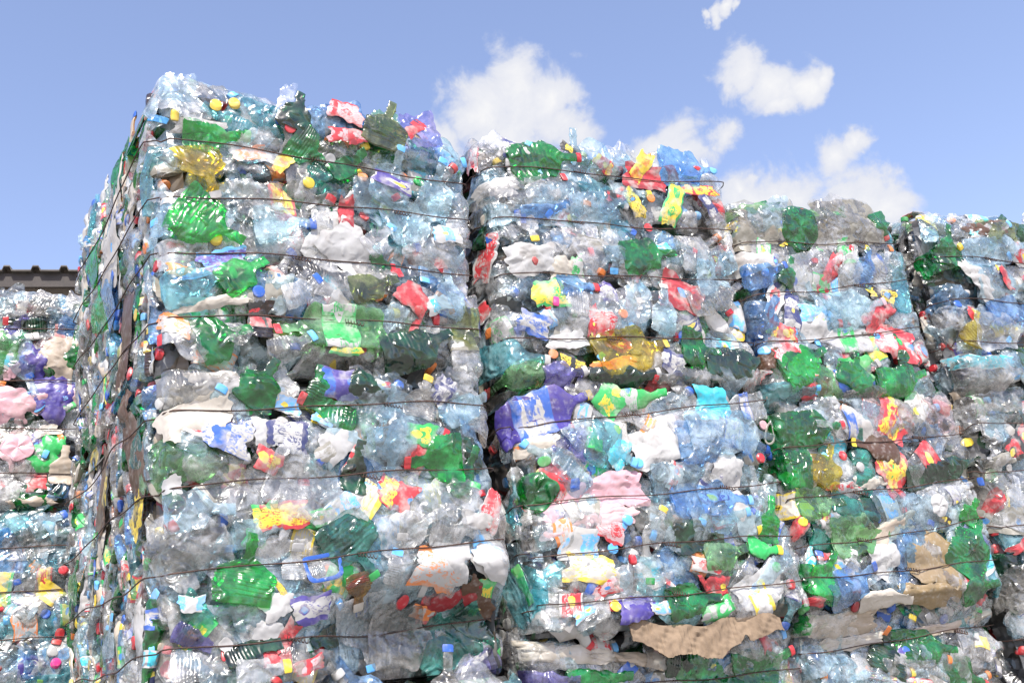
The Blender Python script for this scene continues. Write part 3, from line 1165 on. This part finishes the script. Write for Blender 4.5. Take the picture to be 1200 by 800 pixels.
HERO['B2'] = '''
b 636 482 14 116 54 violet yel wb
b 742 470 2 70 24 grn - gw
w 716 474 20 36 16 gw
b 690 502 40 60 36 bclear lblue
w 720 505 -80 44 22 wk
b 714 527 -30 60 52 aqua lblue
w 722 533 65 34 22 cw
o 768 520 25 66 54 white
c 743 545 0 16 16 lblue
o 630 517 5 46 28 cream
f 632 530 0 40 26 clear
c 607 537 0 16 16 black
c 640 539 0 18 18 grn
b 694 516 85 26 20 grn -
f 672 522 10 46 40 violetc
r 633 573 0 42 42 green
b 612 560 -60 44 26 clear yel
b 662 548 -80 40 26 bclear dblue
c 672 572 0 14 14 dblue
w 617 585 -35 24 9 rr
b 608 580 85 60 30 aqua -
o 668 592 25 50 32 pink
o 718 576 10 66 44 pink
o 690 607 8 98 30 palepink
w 685 585 -60 22 5 gw
w 713 622 -25 34 26 pr
r 630 622 0 42 46 clear
b 610 615 10 36 22 clear white
c 730 611 0 12 12 lblue
b 765 618 70 44 26 clear yel
b 790 608 10 70 40 bclear lblue
b 780 630 160 40 26 bclear lblue
o 785 622 -60 30 16 pgreen
b 815 628 5 60 40 dgreen -
b 800 560 10 80 40 bclear -
w 786 560 80 30 16 rw
b 822 520 0 70 50 blue -
b 822 500 12 80 44 clear -
w 690 668 -8 58 34 ly
w 685 650 10 30 12 yg
b 625 682 35 82 66 aqua -
f 600 705 0 60 40 clear
b 752 682 20 62 52 clear -
o 742 714 10 44 30 violet
w 772 713 5 24 16 bw
c 718 710 0 14 14 yel
b 700 708 25 66 40 clear -
w 708 690 20 30 18 pr
w 682 718 35 28 14 bw
b 812 702 12 66 40 green -
w 824 664 -15 34 14 rw
w 830 690 -45 40 6 rr
b 613 682 -65 54 16 grn -
b 650 725 5 84 30 clear -
w 840 715 30 40 20 gw
b 830 585 5 90 40 blue lblue
b 852 508 0 104 52 bclear -
g 898 510 80 22 12 greyf
c 890 500 0 18 22 pink
c 888 538 0 14 14 red
o 848 552 80 38 36 white
w 848 558 0 20 12 vw
o 866 602 -62 70 24 white
w 846 583 0 36 10 vw
c 889 622 0 15 15 yel
b 900 608 88 54 22 bgreen -
b 840 610 10 70 40 bclear lblue
b 852 650 5 60 36 pgreen red
o 890 692 40 56 46 white
c 906 665 0 12 12 grn
b 893 645 -20 40 22 grn yel
b 876 665 70 60 20 clear -
o 830 475 -80 40 36 cyan
b 612 645 0 60 30 bclear -
'''
HERO['B3'] = '''
o 665 766 -4 110 22 cream
o 745 772 -8 60 16 beige
b 680 768 5 90 30 clear lblue
w 696 748 5 36 34 rw
f 640 770 0 70 34 clear
b 780 765 0 56 40 grey -
b 800 778 0 46 30 dgreen -
c 836 783 0 14 14 yel
b 700 796 0 80 24 green -
b 640 798 0 70 24 violetc -
o 820 772 0 40 24 beige
f 870 790 10 40 40 clear
b 895 780 20 70 50 green red
'''
HERO['C1'] = '''
o 874 270 0 70 42 greyf
f 880 260 0 80 40 grey
o 878 249 4 70 14 greenfilm
o 955 240 8 70 14 greenfilm
c 923 247 0 14 14 lblue
c 931 242 0 11 11 red
c 916 261 0 13 13 red
r 932 270 0 44 44 green
w 914 280 -60 22 16 yk
o 990 265 3 80 50 greyf
f 985 262 0 92 50 grey
f 900 255 20 50 34 bclear
b 1028 255 -60 34 22 green red
w 1012 250 70 24 10 rw
w 857 265 0 20 12 ly
o 877 308 3 66 24 white
w 904 309 80 18 8 vl
b 895 324 10 46 30 blue dblue
c 928 331 0 13 13 dblue
b 919 320 80 32 20 green -
b 955 318 15 64 48 clear -
w 972 322 70 50 16 rr
b 1011 312 80 42 24 blue -
b 1033 318 75 44 30 clear -
b 995 312 80 46 26 clear -
w 1032 346 -20 34 20 yk
b 1000 362 10 66 46 bclear pink
w 1026 372 50 40 26 rr
b 890 372 50 56 46 blue -
w 903 357 70 40 18 rw
w 924 366 88 44 18 wn
o 952 382 0 40 34 white
w 952 368 4 40 20 bw
w 912 392 -10 36 18 yr
b 838 365 30 46 34 clear white
b 856 380 -60 60 40 clear red
w 846 378 -35 34 14 rw
b 852 402 10 30 26 dgreen red
b 850 340 15 50 30 green -
w 1046 402 -20 50 32 pr
b 985 402 180 60 26 clear lblue
b 940 428 30 60 46 bgreen -
o 938 430 -30 40 30 grn
b 1000 436 80 44 42 green -
b 1055 448 8 58 34 bgreen -
o 1000 436 10 36 34 grn
w 918 412 40 36 26 wr
o 896 424 20 40 22 brownfilm
w 880 430 -40 42 16 wr
b 846 424 0 40 28 green -
o 845 445 5 60 20 beige
w 955 458 10 34 22 rr
c 894 412 0 11 11 lblue
b 925 462 10 60 30 aqua lblue
b 970 455 -20 40 36 pgreen -
b 1020 462 10 60 20 grey -
o 905 465 20 40 18 cream
'''
HERO['C2'] = '''
b 942 504 8 84 46 green red
o 1003 502 -35 56 26 white
w 1046 490 70 46 40 yr
f 1040 488 0 60 50 pinkc
w 1072 480 70 42 30 wk
f 1082 506 0 50 20 blue
f 1098 484 0 40 40 pinkc
b 922 546 170 54 50 green red
b 966 545 80 50 40 yellow -
b 1024 525 170 54 30 brownfilm yel
w 1046 550 -55 48 34 yr
c 1056 567 0 16 14 red
c 1092 534 0 14 14 dblue
b 1104 552 14 84 28 dgreen -
c 1005 548 0 18 18 white
b 990 545 0 50 30 clear -
w 990 570 8 40 12 rw
o 1020 565 5 40 14 cream
c 1100 592 10 26 22 white
w 1108 606 -30 24 8 yk
r 1100 592 0 22 22 white
b 1090 600 0 60 46 bclear -
b 1140 600 80 30 24 bgreen -
w 928 592 0 40 30 ly
b 960 588 10 56 36 pgreen -
w 935 620 60 22 14 rr
c 938 612 0 10 10 yel
f 985 600 20 44 40 clear
f 970 610 -40 30 24 grey
o 1040 622 22 70 26 beige
o 1038 652 -60 44 34 white
o 1098 656 88 62 62 kraft
o 1088 696 -3 66 24 kraft
b 1140 640 70 70 46 green -
f 1142 640 70 40 30 violetc
w 1144 692 -35 40 12 rr
b 1150 688 30 40 30 green -
o 1000 728 8 90 30 beige
f 980 735 0 80 34 clear
c 1062 736 0 14 14 org
c 1007 710 0 16 16 dred
b 912 734 0 96 32 teal -
b 955 730 90 20 18 bgreen -
b 966 672 82 60 36 bgreen -
w 966 652 0 22 9 rr
b 1000 682 30 66 44 blue dblue
b 998 660 90 30 20 clear white
w 955 704 0 20 12 rr
c 948 712 0 13 13 grn
b 1040 700 10 60 22 cream -
w 915 715 10 34 14 wr
c 918 718 0 12 12 red
b 1050 590 10 50 40 bclear -
b 1010 625 10 70 50 pgreen -
c 1124 722 0 12 12 dblue
c 1104 720 0 11 11 white
f 1140 705 20 60 34 clear
w 925 672 80 30 14 wk
'''
HERO['C3'] = '''
o 1000 752 10 80 16 cream
o 1110 734 14 90 14 beige
o 1165 716 14 60 12 cream
b 900 790 10 80 50 green red
b 1080 758 0 70 40 green -
b 1040 765 80 50 40 dgreen -
b 985 770 80 60 40 bclear -
c 1058 762 0 14 14 dblue
b 1100 765 80 46 36 clear -
b 1150 755 0 60 40 clear lblue
b 960 775 0 60 40 bclear -
b 1060 778 10 56 30 grey -
w 1060 798 -10 80 10 wr
f 1030 795 15 110 30 bclear
'''
HERO['D1'] = '''
b 1106 290 85 40 20 green -
r 1104 300 0 22 22 green
c 1118 293 0 14 18 yel
o 1150 272 5 50 16 brownfilm
w 1138 277 5 20 9 cw
f 1160 275 0 46 24 olive
w 1190 302 -30 22 18 rw
b 1160 298 5 70 30 bclear -
o 1140 330 -50 60 14 white
b 1170 335 0 60 40 bclear -
w 1172 330 -60 30 8 rr
b 1138 386 80 34 24 yellow -
b 1170 390 0 60 40 clear -
w 1150 425 -5 60 14 cw
b 1160 440 0 70 40 grey lblue
c 1118 358 0 13 13 dblue
b 1180 365 10 50 30 blue -
'''
HERO['D2'] = '''
c 1118 470 0 12 12 yel
b 1150 490 0 70 30 clear -
f 1165 470 10 70 26 grey
w 1170 540 20 30 14 wk
w 1190 520 50 40 26 rb
b 1160 560 60 60 44 grey -
w 1162 592 60 30 16 rr
w 1175 610 -10 46 26 wk
c 1152 562 0 12 12 dblue
w 1190 640 40 24 12 rr
b 1185 590 80 60 30 clear -
b 1190 680 70 60 30 grey -
'''
HERO['L1'] = '''
f 30 360 0 70 26 grey
b 60 362 -30 50 30 grey -
o 5 412 70 60 36 pgreen
b 30 383 180 50 16 dgreen red
b 78 378 80 30 20 blue -
b 20 382 30 30 14 violetc -
o 40 427 70 40 34 violet
c 28 423 0 12 16 dblue
c 34 441 0 18 9 dblue
o 70 420 60 50 44 beige
o 15 430 60 30 20 pink
o 18 477 -15 66 46 pink
o 62 465 -30 50 52 violet
w 54 464 20 40 26 vl
o 80 460 0 24 30 palepink
o 15 525 30 44 48 palepink
r 20 525 0 36 36 pink
o 52 530 50 52 34 grn
o 50 505 10 40 14 cream
b 74 545 80 44 30 beige -
b 15 575 0 60 44 clear -
w 42 565 5 24 22 rr
b 70 565 80 40 24 blue lblue
o 40 588 5 60 12 beige
'''
HERO['L2'] = '''
c 65 777 0 14 14 mag
c 61 764 0 16 16 white
c 20 684 0 14 14 dblue
c 53 720 0 13 13 dblue
c 74 669 0 12 12 red
f 60 627 0 50 14 green
b 55 612 30 46 30 bclear dblue
'''


# stacks: origin of the front-left edge, yaw, width, depth, row heights
AX, BX = (.748, 2.430), (1.765, 2.42)
t10 = R_(10)
U10 = np.array([math.cos(t10), -math.sin(t10)])
N10 = np.array([math.sin(t10), math.cos(t10)])


def along(u, back=0.0):
    q = np.array(BX) + U10 * u + N10 * back
    return (float(q[0]), float(q[1]))


LX = (.93, 3.865)
t8 = R_(8)
LX0 = (LX[0] - 1.02 * math.cos(t8), LX[1] + 1.02 * math.sin(t8))
SPEC = [
    # key, P, yaw, W, D, z0, z1, wires, label, (stuff, parts, film, wrap, caps, left, top), mix, range
    ('A1', AX, 2.5, .930, .96, 2.475, 3.305, [(3.115, 3.14), (2.951, 3.024), (2.79, 2.84), (2.615, 2.66)],
     'tall front bale at the top of the nearest stack, with a big bright green bottle', (60, 50, 14, 8, 5, 480, 60), MIXA),
    ('A2', AX, 2.5, .925, .99, 1.69, 2.468, [(2.359, 2.43), (2.175, 2.241), (1.98, 2.03), (1.80, 1.84)],
     'bale under the topmost one of the nearest stack, with a beige bag and clear film', (60, 50, 16, 8, 5, 480, 0), MIXA),
    ('A3', AX, 2.5, .935, .99, .845, 1.683, [(1.5, 1.5), (1.3, 1.3), (1.05, 1.05)],
     'bale mostly below the picture edge under the nearest stack', (40, 14, 4, 4, 2, 20, 0), MIXA),
    ('A4', AX, 2.5, .935, .99, .0, .838, [(.65, .65), (.4, .4), (.2, .2)],
     'lowest bale of the nearest stack standing on the concrete', (30, 0, 0, 0, 0, 10, 0), MIXA),
    ('B1', along(.012), 10, .975, .74, 2.53, 3.36, [(3.244, 3.304), (3.056, 3.119), (2.866, 2.925), (2.66, 2.69)],
     'topmost bale of the second stack, with red foil and a yellow bottle', (55, 54, 12, 9, 6, 12, 60), MIXB),
    ('B2', along(.035), 10, .95, .74, 1.775, 2.522, [(2.389, 2.47), (2.149, 2.192), (2.0, 2.02), (1.86, 1.87)],
     'bale holding the violet bottle and pink tray in the second stack', (55, 52, 12, 8, 6, 12, 0), MIXB),
    ('B3', along(0, .09), 10, .985, .74, .89, 1.768, [(1.62, 1.62), (1.35, 1.35), (1.1, 1.1)],
     'shaded bale below the torn cardboard sheet in the second stack', (40, 24, 6, 6, 4, 10, 0), MIXC),
    ('B4', BX, 10, .985, .74, .0, .882, [(.65, .65), (.4, .4), (.2, .2)],
     'lowest bale of the second stack standing on the concrete', (30, 0, 0, 0, 0, 0, 0), MIXB),
    ('C1', along(.995), 10, .82, .74, 2.51, 3.23, [(3.07, 3.142), (2.866, 2.983), (2.686, 2.783)],
     'topmost bale of the third stack, capped by dull olive film', (50, 44, 10, 8, 5, 0, 55), MIXC),
    ('C2', along(.995), 10, .90, .74, 1.80, 2.502, [(2.308, 2.372), (2.132, 2.208), (1.977, 2.049), (1.88, 1.90)],
     'bale with a folded tan cardboard piece in the third stack', (50, 44, 10, 8, 5, 0, 0), MIXC),
    ('C3', along(.995, .09), 10, .90, .74, .90, 1.792, [(1.66, 1.68), (1.35, 1.35), (1.1, 1.1)],
     'shaded bale of dark green bottles at the foot of the third stack', (40, 24, 6, 6, 4, 0, 0), MIXC),
    ('C4', along(.995), 10, .90, .74, .0, .892, [(.65, .65), (.4, .4), (.2, .2)],
     'lowest bale of the third stack standing on the concrete', (30, 0, 0, 0, 0, 0, 0), MIXB),
    ('D1', along(1.97, -.01), 10, .95, .74, 2.56, 3.29, [(3.098, 3.083), (2.91, 2.91), (2.74, 2.74)],
     'topmost bale of the stack at the far right, with green tinsel at its corner', (45, 34, 8, 8, 6, 170, 50), MIXC),
    ('D2', along(1.945, .0), 10, .98, .74, 1.78, 2.552, [(2.40, 2.41), (2.22, 2.22), (2.02, 2.02)],
     'bale below the tinsel-cornered one in the stack at the far right', (40, 30, 8, 8, 6, 120, 0), MIXC),
    ('D3', along(1.945, .0), 10, .98, .74, .90, 1.772, [(1.62, 1.62), (1.35, 1.35), (1.1, 1.1)],
     'third bale down in the stack at the far right', (40, 26, 6, 4, 3, 20, 0), MIXC),
    ('D4', along(1.945, .0), 10, .98, .74, .0, .892, [(.65, .65), (.4, .4), (.2, .2)],
     'lowest bale of the stack at the far right', (20, 0, 0, 0, 0, 0, 0), MIXB),
    ('L1', LX0, 8, 1.02, .74, 2.44, 3.25, [(3.10, 3.105), (2.911, 2.911), (2.732, 2.732), (2.556, 2.556)],
     'topmost bale of the stack before the shed, with pink and violet film', (40, 24, 6, 6, 6, 0, 40), MIXC),
    ('L2', LX0, 8, 1.02, .74, 1.66, 2.432, [(2.3, 2.3), (2.13, 2.155), (2.0, 2.0), (1.83, 1.84)],
     'bale of pale blue bottles in the stack before the shed', (45, 50, 10, 0, 4, 0, 0), MIXL),
    ('L3', LX0, 8, 1.02, .74, .83, 1.652, [(1.5, 1.5), (1.3, 1.3), (1.05, 1.05)],
     'third bale down in the stack before the shed', (25, 0, 0, 0, 0, 0, 0), MIXL),
    ('L4', LX0, 8, 1.02, .74, .0, .822, [(.65, .65), (.4, .4), (.2, .2)],
     'lowest bale of the stack before the shed', (20, 0, 0, 0, 0, 0, 0), MIXL),
]
BALES = {}
for i, (key, P, yaw, W, D, z0, z1, wires, label, cnt, mix) in enumerate(SPEC):
    b = Bale(P, yaw, W, D, z0, z1, wires, label, 100 + i)
    BALES[key] = b
    b.hollows = {'A2': [(.70, .06, .28, .17, .13)], 'A1': [(.55, .02, .4, .035, .03)], 'B2': [(.02, .5, .06, .4, .04)]}.get(key, [])
    st, pa, fi, wr, ca, le, tp = cnt
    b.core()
    u0 = .62 if key[0] == 'L' else 0.0
    b.fill_front(st, pa, mix, max(u0, .03), b.W - .02, .03 if key[1] in '12' else b.H * (.62 if key[1] == '3' else .03), wr, ca, fi)
    if le:
        b.fill_left(le, MIXE)
    if tp:
        b.fill_top(tp, mix)
    for ln in HERO.get(key, '').strip().splitlines():
        ln = ln.split('#')[0].strip()
        if ln:
            b.hero(ln)
    b.flush()
    b.wire()

#@@EXTRAS@@


# ------------------------------------------------------------------ torn sheets caught between bales
def torn_sheet(bale, px, py, ang, lp, wp, mat, name, label, cat, seed, lift=.05, thick=.004):
    rng = np.random.default_rng(seed)
    t = R_(ang)
    d = np.array([math.cos(t), -math.sin(t)])
    n = np.array([math.sin(t), math.cos(t)])
    p = np.array([px, py])
    c = bale.uv(*p)
    e0, e1 = bale.uv(*(p - d * lp / 2)), bale.uv(*(p + d * lp / 2))
    g0, g1 = bale.uv(*(p - n * wp / 2)), bale.uv(*(p + n * wp / 2))
    L, W = float(np.hypot(*(e1 - e0))), float(np.hypot(*(g1 - g0)))
    ph = math.atan2(e1[1] - e0[1], e1[0] - e0[0])
    na, nb = 110, 22
    A, B = np.meshgrid(np.linspace(-1, 1, na), np.linspace(-1, 1, nb), indexing='ij')
    A, B = A.ravel(), B.ravel()
    x = A * L / 2
    lowr = .8 + .35 * np.sin(A * 2.6 + 2.2) + .10 * np.sin(A * 9 + 1) + .07 * np.sin(A * 23) * np.sin(A * 5 + 1) + .5 * np.exp(-((A - .45) / .05) ** 2) * -1 + .03 * rng.normal(size=110).repeat(22)
    y = np.where(B < 0, B * lowr, B * (1 + .1 * np.sin(A * 5))) * W / 2 * (1 - .35 * np.abs(A) ** 6)
    y = y + .012 * np.sin(A * 3.1 + seed) + .006 * np.sin(A * 11 + seed)
    P2 = np.stack([x, y], 1)
    h = lift + .03 * crump(P2, rng, 5, 3) + .007 * crump(P2, rng, 12, 3) + .010 * crump(P2, rng, 38, 3) + .02 * (1 - B) * .5
    a = c[0] + x * math.cos(ph) - y * math.sin(ph)
    b = c[1] + x * math.sin(ph) + y * math.cos(ph)
    F = grid_faces(na, nb, False)
    Vl = np.r_[bale.local('front', a, b, h), bale.local('front', a, b, h - thick)]
    k = na * nb
    rim = np.r_[np.arange(nb), np.arange(1, na) * nb + nb - 1, (na - 1) * nb + np.arange(nb - 2, -1, -1), np.arange(na - 2, 0, -1) * nb]
    r2 = np.roll(rim, -1)
    Fa = np.r_[F, F[:, ::-1] + k, np.stack([rim, r2, r2 + k, rim + k], 1)]
    base = np.array([Vl[:, 0].mean(), Vl[:, 1].mean(), Vl[:, 2].min()])
    o = mesh_obj(name, Vl - base, Fa, [mat])
    c_, s_ = bale.ux[0], bale.ux[1]
    rot = np.array([[c_, -s_, 0], [s_, c_, 0], [0, 0, 1]])
    o.location = np.array(bale.root.location) + rot @ base
    o.rotation_euler = bale.root.rotation_euler
    o['label'] = label
    o['category'] = cat
    return o


torn_sheet(BALES['B2'], 828, 744, 4, 176, 36, 'card', 'cardboard_sheet', 'torn brown cardboard sheet caught between the second and third stacks, above shaded bottles', 'cardboard', 5, .05)

# ------------------------------------------------------------------ shed behind
shed = bpy.data.objects.new('shed', None)
COL.objects.link(shed)
shed.location = (1.4, 9.2, 0)
shed.rotation_euler = (0, 0, R_(-20))
shed['label'] = 'low shed with a weathered ribbed metal roof behind the bale stack'
shed['category'] = 'shed'


def boxmesh(name, boxes, mat, parent):
    V, F = [], []
    for (x0, x1, y0, y1, z0, z1) in boxes:
        o = len(V)
        V += [(x, y, z) for z in (z0, z1) for (x, y) in ((x0, y0), (x1, y0), (x1, y1), (x0, y1))]
        F += [(o, o + 3, o + 2, o + 1), (o + 4, o + 5, o + 6, o + 7), (o, o + 1, o + 5, o + 4), (o + 1, o + 2, o + 6, o + 5), (o + 2, o + 3, o + 7, o + 6), (o + 3, o, o + 4, o + 7)]
    return mesh_obj(name, V, F, [mat], parent, smooth=False)


SHZ = 5.57
# ribbed roof sheet: trapezoid profile swept up the slope
prof = []
x = -7.0
while x < 5.0:
    prof += [(x, 0), (x + .14, 0), (x + .155, .04), (x + .20, .04), (x + .215, 0)]
    x += .225
V, F = [], []
for (px_, pz_) in prof:
    for (yy, zz) in ((-.35, 0), (4.0, .75)):
        V += [(px_, yy, SHZ + pz_ + zz), (px_, yy, SHZ + pz_ + zz - .012)]
for i in range(len(prof) - 1):
    a, c = i * 4, i * 4 + 4
    F += [(a, c, c + 2, a + 2), (a + 1, a + 3, c + 3, c + 1), (a, a + 1, c + 1, c)]
mesh_obj('roof', V, F, ['roof'], shed, smooth=False)
boxmesh('fascia', [(-7.0, 5.0, -.30, -.26, SHZ - .14, SHZ - .016)], 'trim', shed)
wb = [(-6.8, 4.8, 0, 3.8, 0, SHZ - .02)]
x = -6.7
while x < 4.7:
    wb += [(x, x + .05, -.04, -.003, .05, SHZ - .16)]
    x += .225
boxmesh('wall', wb, 'wall', shed)

# ------------------------------------------------------------------ ground
g = mesh_obj('ground', [(-300, -300, 0), (300, -300, 0), (300, 300, 0), (-300, 300, 0)], [(0, 1, 2, 3)], ['ground'], smooth=False)
g['kind'] = 'structure'

# ------------------------------------------------------------------ light
SUN = np.array([-.30, -.52, .86])
SUN /= np.linalg.norm(SUN)
el = math.asin(SUN[2])
rotz = math.atan2(SUN[0], SUN[1])
sl = bpy.data.lights.new('sun', 'SUN')
sl.energy = 4.7
sl.angle = R_(.53)
sl.color = (1.0, .95, .88)
so = bpy.data.objects.new('sun', sl)
COL.objects.link(so)
from mathutils import Vector, Matrix
so.rotation_euler = Vector(SUN).to_track_quat('Z', 'Y').to_euler()
so.location = (-3, -6, 9)

w = bpy.data.worlds.new('World')
SC.world = w
w.use_nodes = True
nt = w.node_tree
nt.nodes.clear()
t = NT(nt)
out = nt.nodes.new('ShaderNodeOutputWorld')
sky = nt.nodes.new('ShaderNodeTexSky')
sky.sky_type = 'NISHITA'
sky.sun_disc = False
sky.sun_elevation = el
sky.sun_rotation = rotz
sky.altitude = 100
sky.air_density = 1.0
sky.dust_density = 1.2
sky.ozone_density = 1.6
SKYK = .15
dirv = t.n('ShaderNodeTexCoord').outputs['Generated']
blobs = [(598, 95, 50), (565, 125, 50), (640, 120, 50), (600, 165, 70), (525, 170, 36), (660, 150, 40),
         (872, 84, 34), (905, 102, 34), (940, 98, 30), (912, 122, 20), (960, 92, 18),
         (800, 172, 44), (838, 158, 26), (760, 185, 32),
         (975, 188, 30), (1000, 172, 18), (880, 236, 40), (930, 240, 46), (990, 238, 46), (1045, 242, 36), (866, 222, 20), (885, 215, 16),
         (832, 15, 9), (845, 13, 11), (858, 9, 10), (872, 5, 8), (1020, 232, 40), (905, 228, 40), (860, 240, 30)]
wv = t.vmath('ADD', dirv, t.vmath('MULTIPLY', t.vmath('SUBTRACT', t.noise(dirv, 16.0, 5.0, .6)[1], (.5, .5, .5)), (.055, .055, .055)))
m = None
for (px_, py_, r_) in blobs:
    d = ray(px_, py_)
    d = d / np.linalg.norm(d)
    dist = t.vmath('DISTANCE', wv, tuple(float(v) for v in d))
    k = t.math('SUBTRACT', 1.0, t.math('DIVIDE', dist, r_ / FOC * 1.12))
    m = k if m is None else t.n('ShaderNodeMath', operation='SMOOTH_MAX').outputs[0] if False else t.math('MAXIMUM', m, k)
n1, _ = t.noise(dirv, 22.0, 9.0, .6, .3)
n2, _ = t.noise(dirv, 5.0, 3.0, .5)
dens = t.math('ADD', t.math('MAXIMUM', m, -.6), t.math('MULTIPLY', t.math('SUBTRACT', n1, .5), 1.7))
cf = t.ramp(dens, .02, .54)
cf = t.math('MULTIPLY', cf, .96)
shade = t.mixc(t.ramp(dens, .3, 1.3), (.80, .82, .90, 1), (1.0, .99, .98, 1))
skyc = t.mixc(1.0, sky.outputs[0], (1.42, 1.22, 1.22, 1), 'MULTIPLY')
bg1 = t.n('ShaderNodeBackground', Color=skyc, Strength=SKYK)
bg2 = t.n('ShaderNodeBackground', Color=shade, Strength=.63)
nt.links.new(t.mixs(cf, bg1.outputs[0], bg2.outputs[0]), out.inputs[0])

# ------------------------------------------------------------------ camera
cd = bpy.data.cameras.new('camera')
cd.sensor_width = 36
cd.lens = 36 * FOC / 1200
cd.clip_start = .05
cd.clip_end = 2000
co = bpy.data.objects.new('camera', cd)
COL.objects.link(co)
mt = Matrix.Identity(4)
for i in range(3):
    mt[i][0], mt[i][1], mt[i][2], mt[i][3] = RM[i, 0], -RM[i, 1], -RM[i, 2], CAM[i]
co.matrix_world = mt
SC.camera = co

SC.view_settings.view_transform = 'Standard'
SC.view_settings.look = 'None'
SC.view_settings.gamma = 1
SC.view_settings.exposure = 0.66
cy = SC.cycles
cy.max_bounces = 7
cy.diffuse_bounces = 2
cy.glossy_bounces = 2
cy.transmission_bounces = 4
cy.transparent_max_bounces = 8
cy.sample_clamp_indirect = 4
cy.sample_clamp_direct = 0
cy.caustics_reflective = False
cy.caustics_refractive = False
cy.use_denoising = True
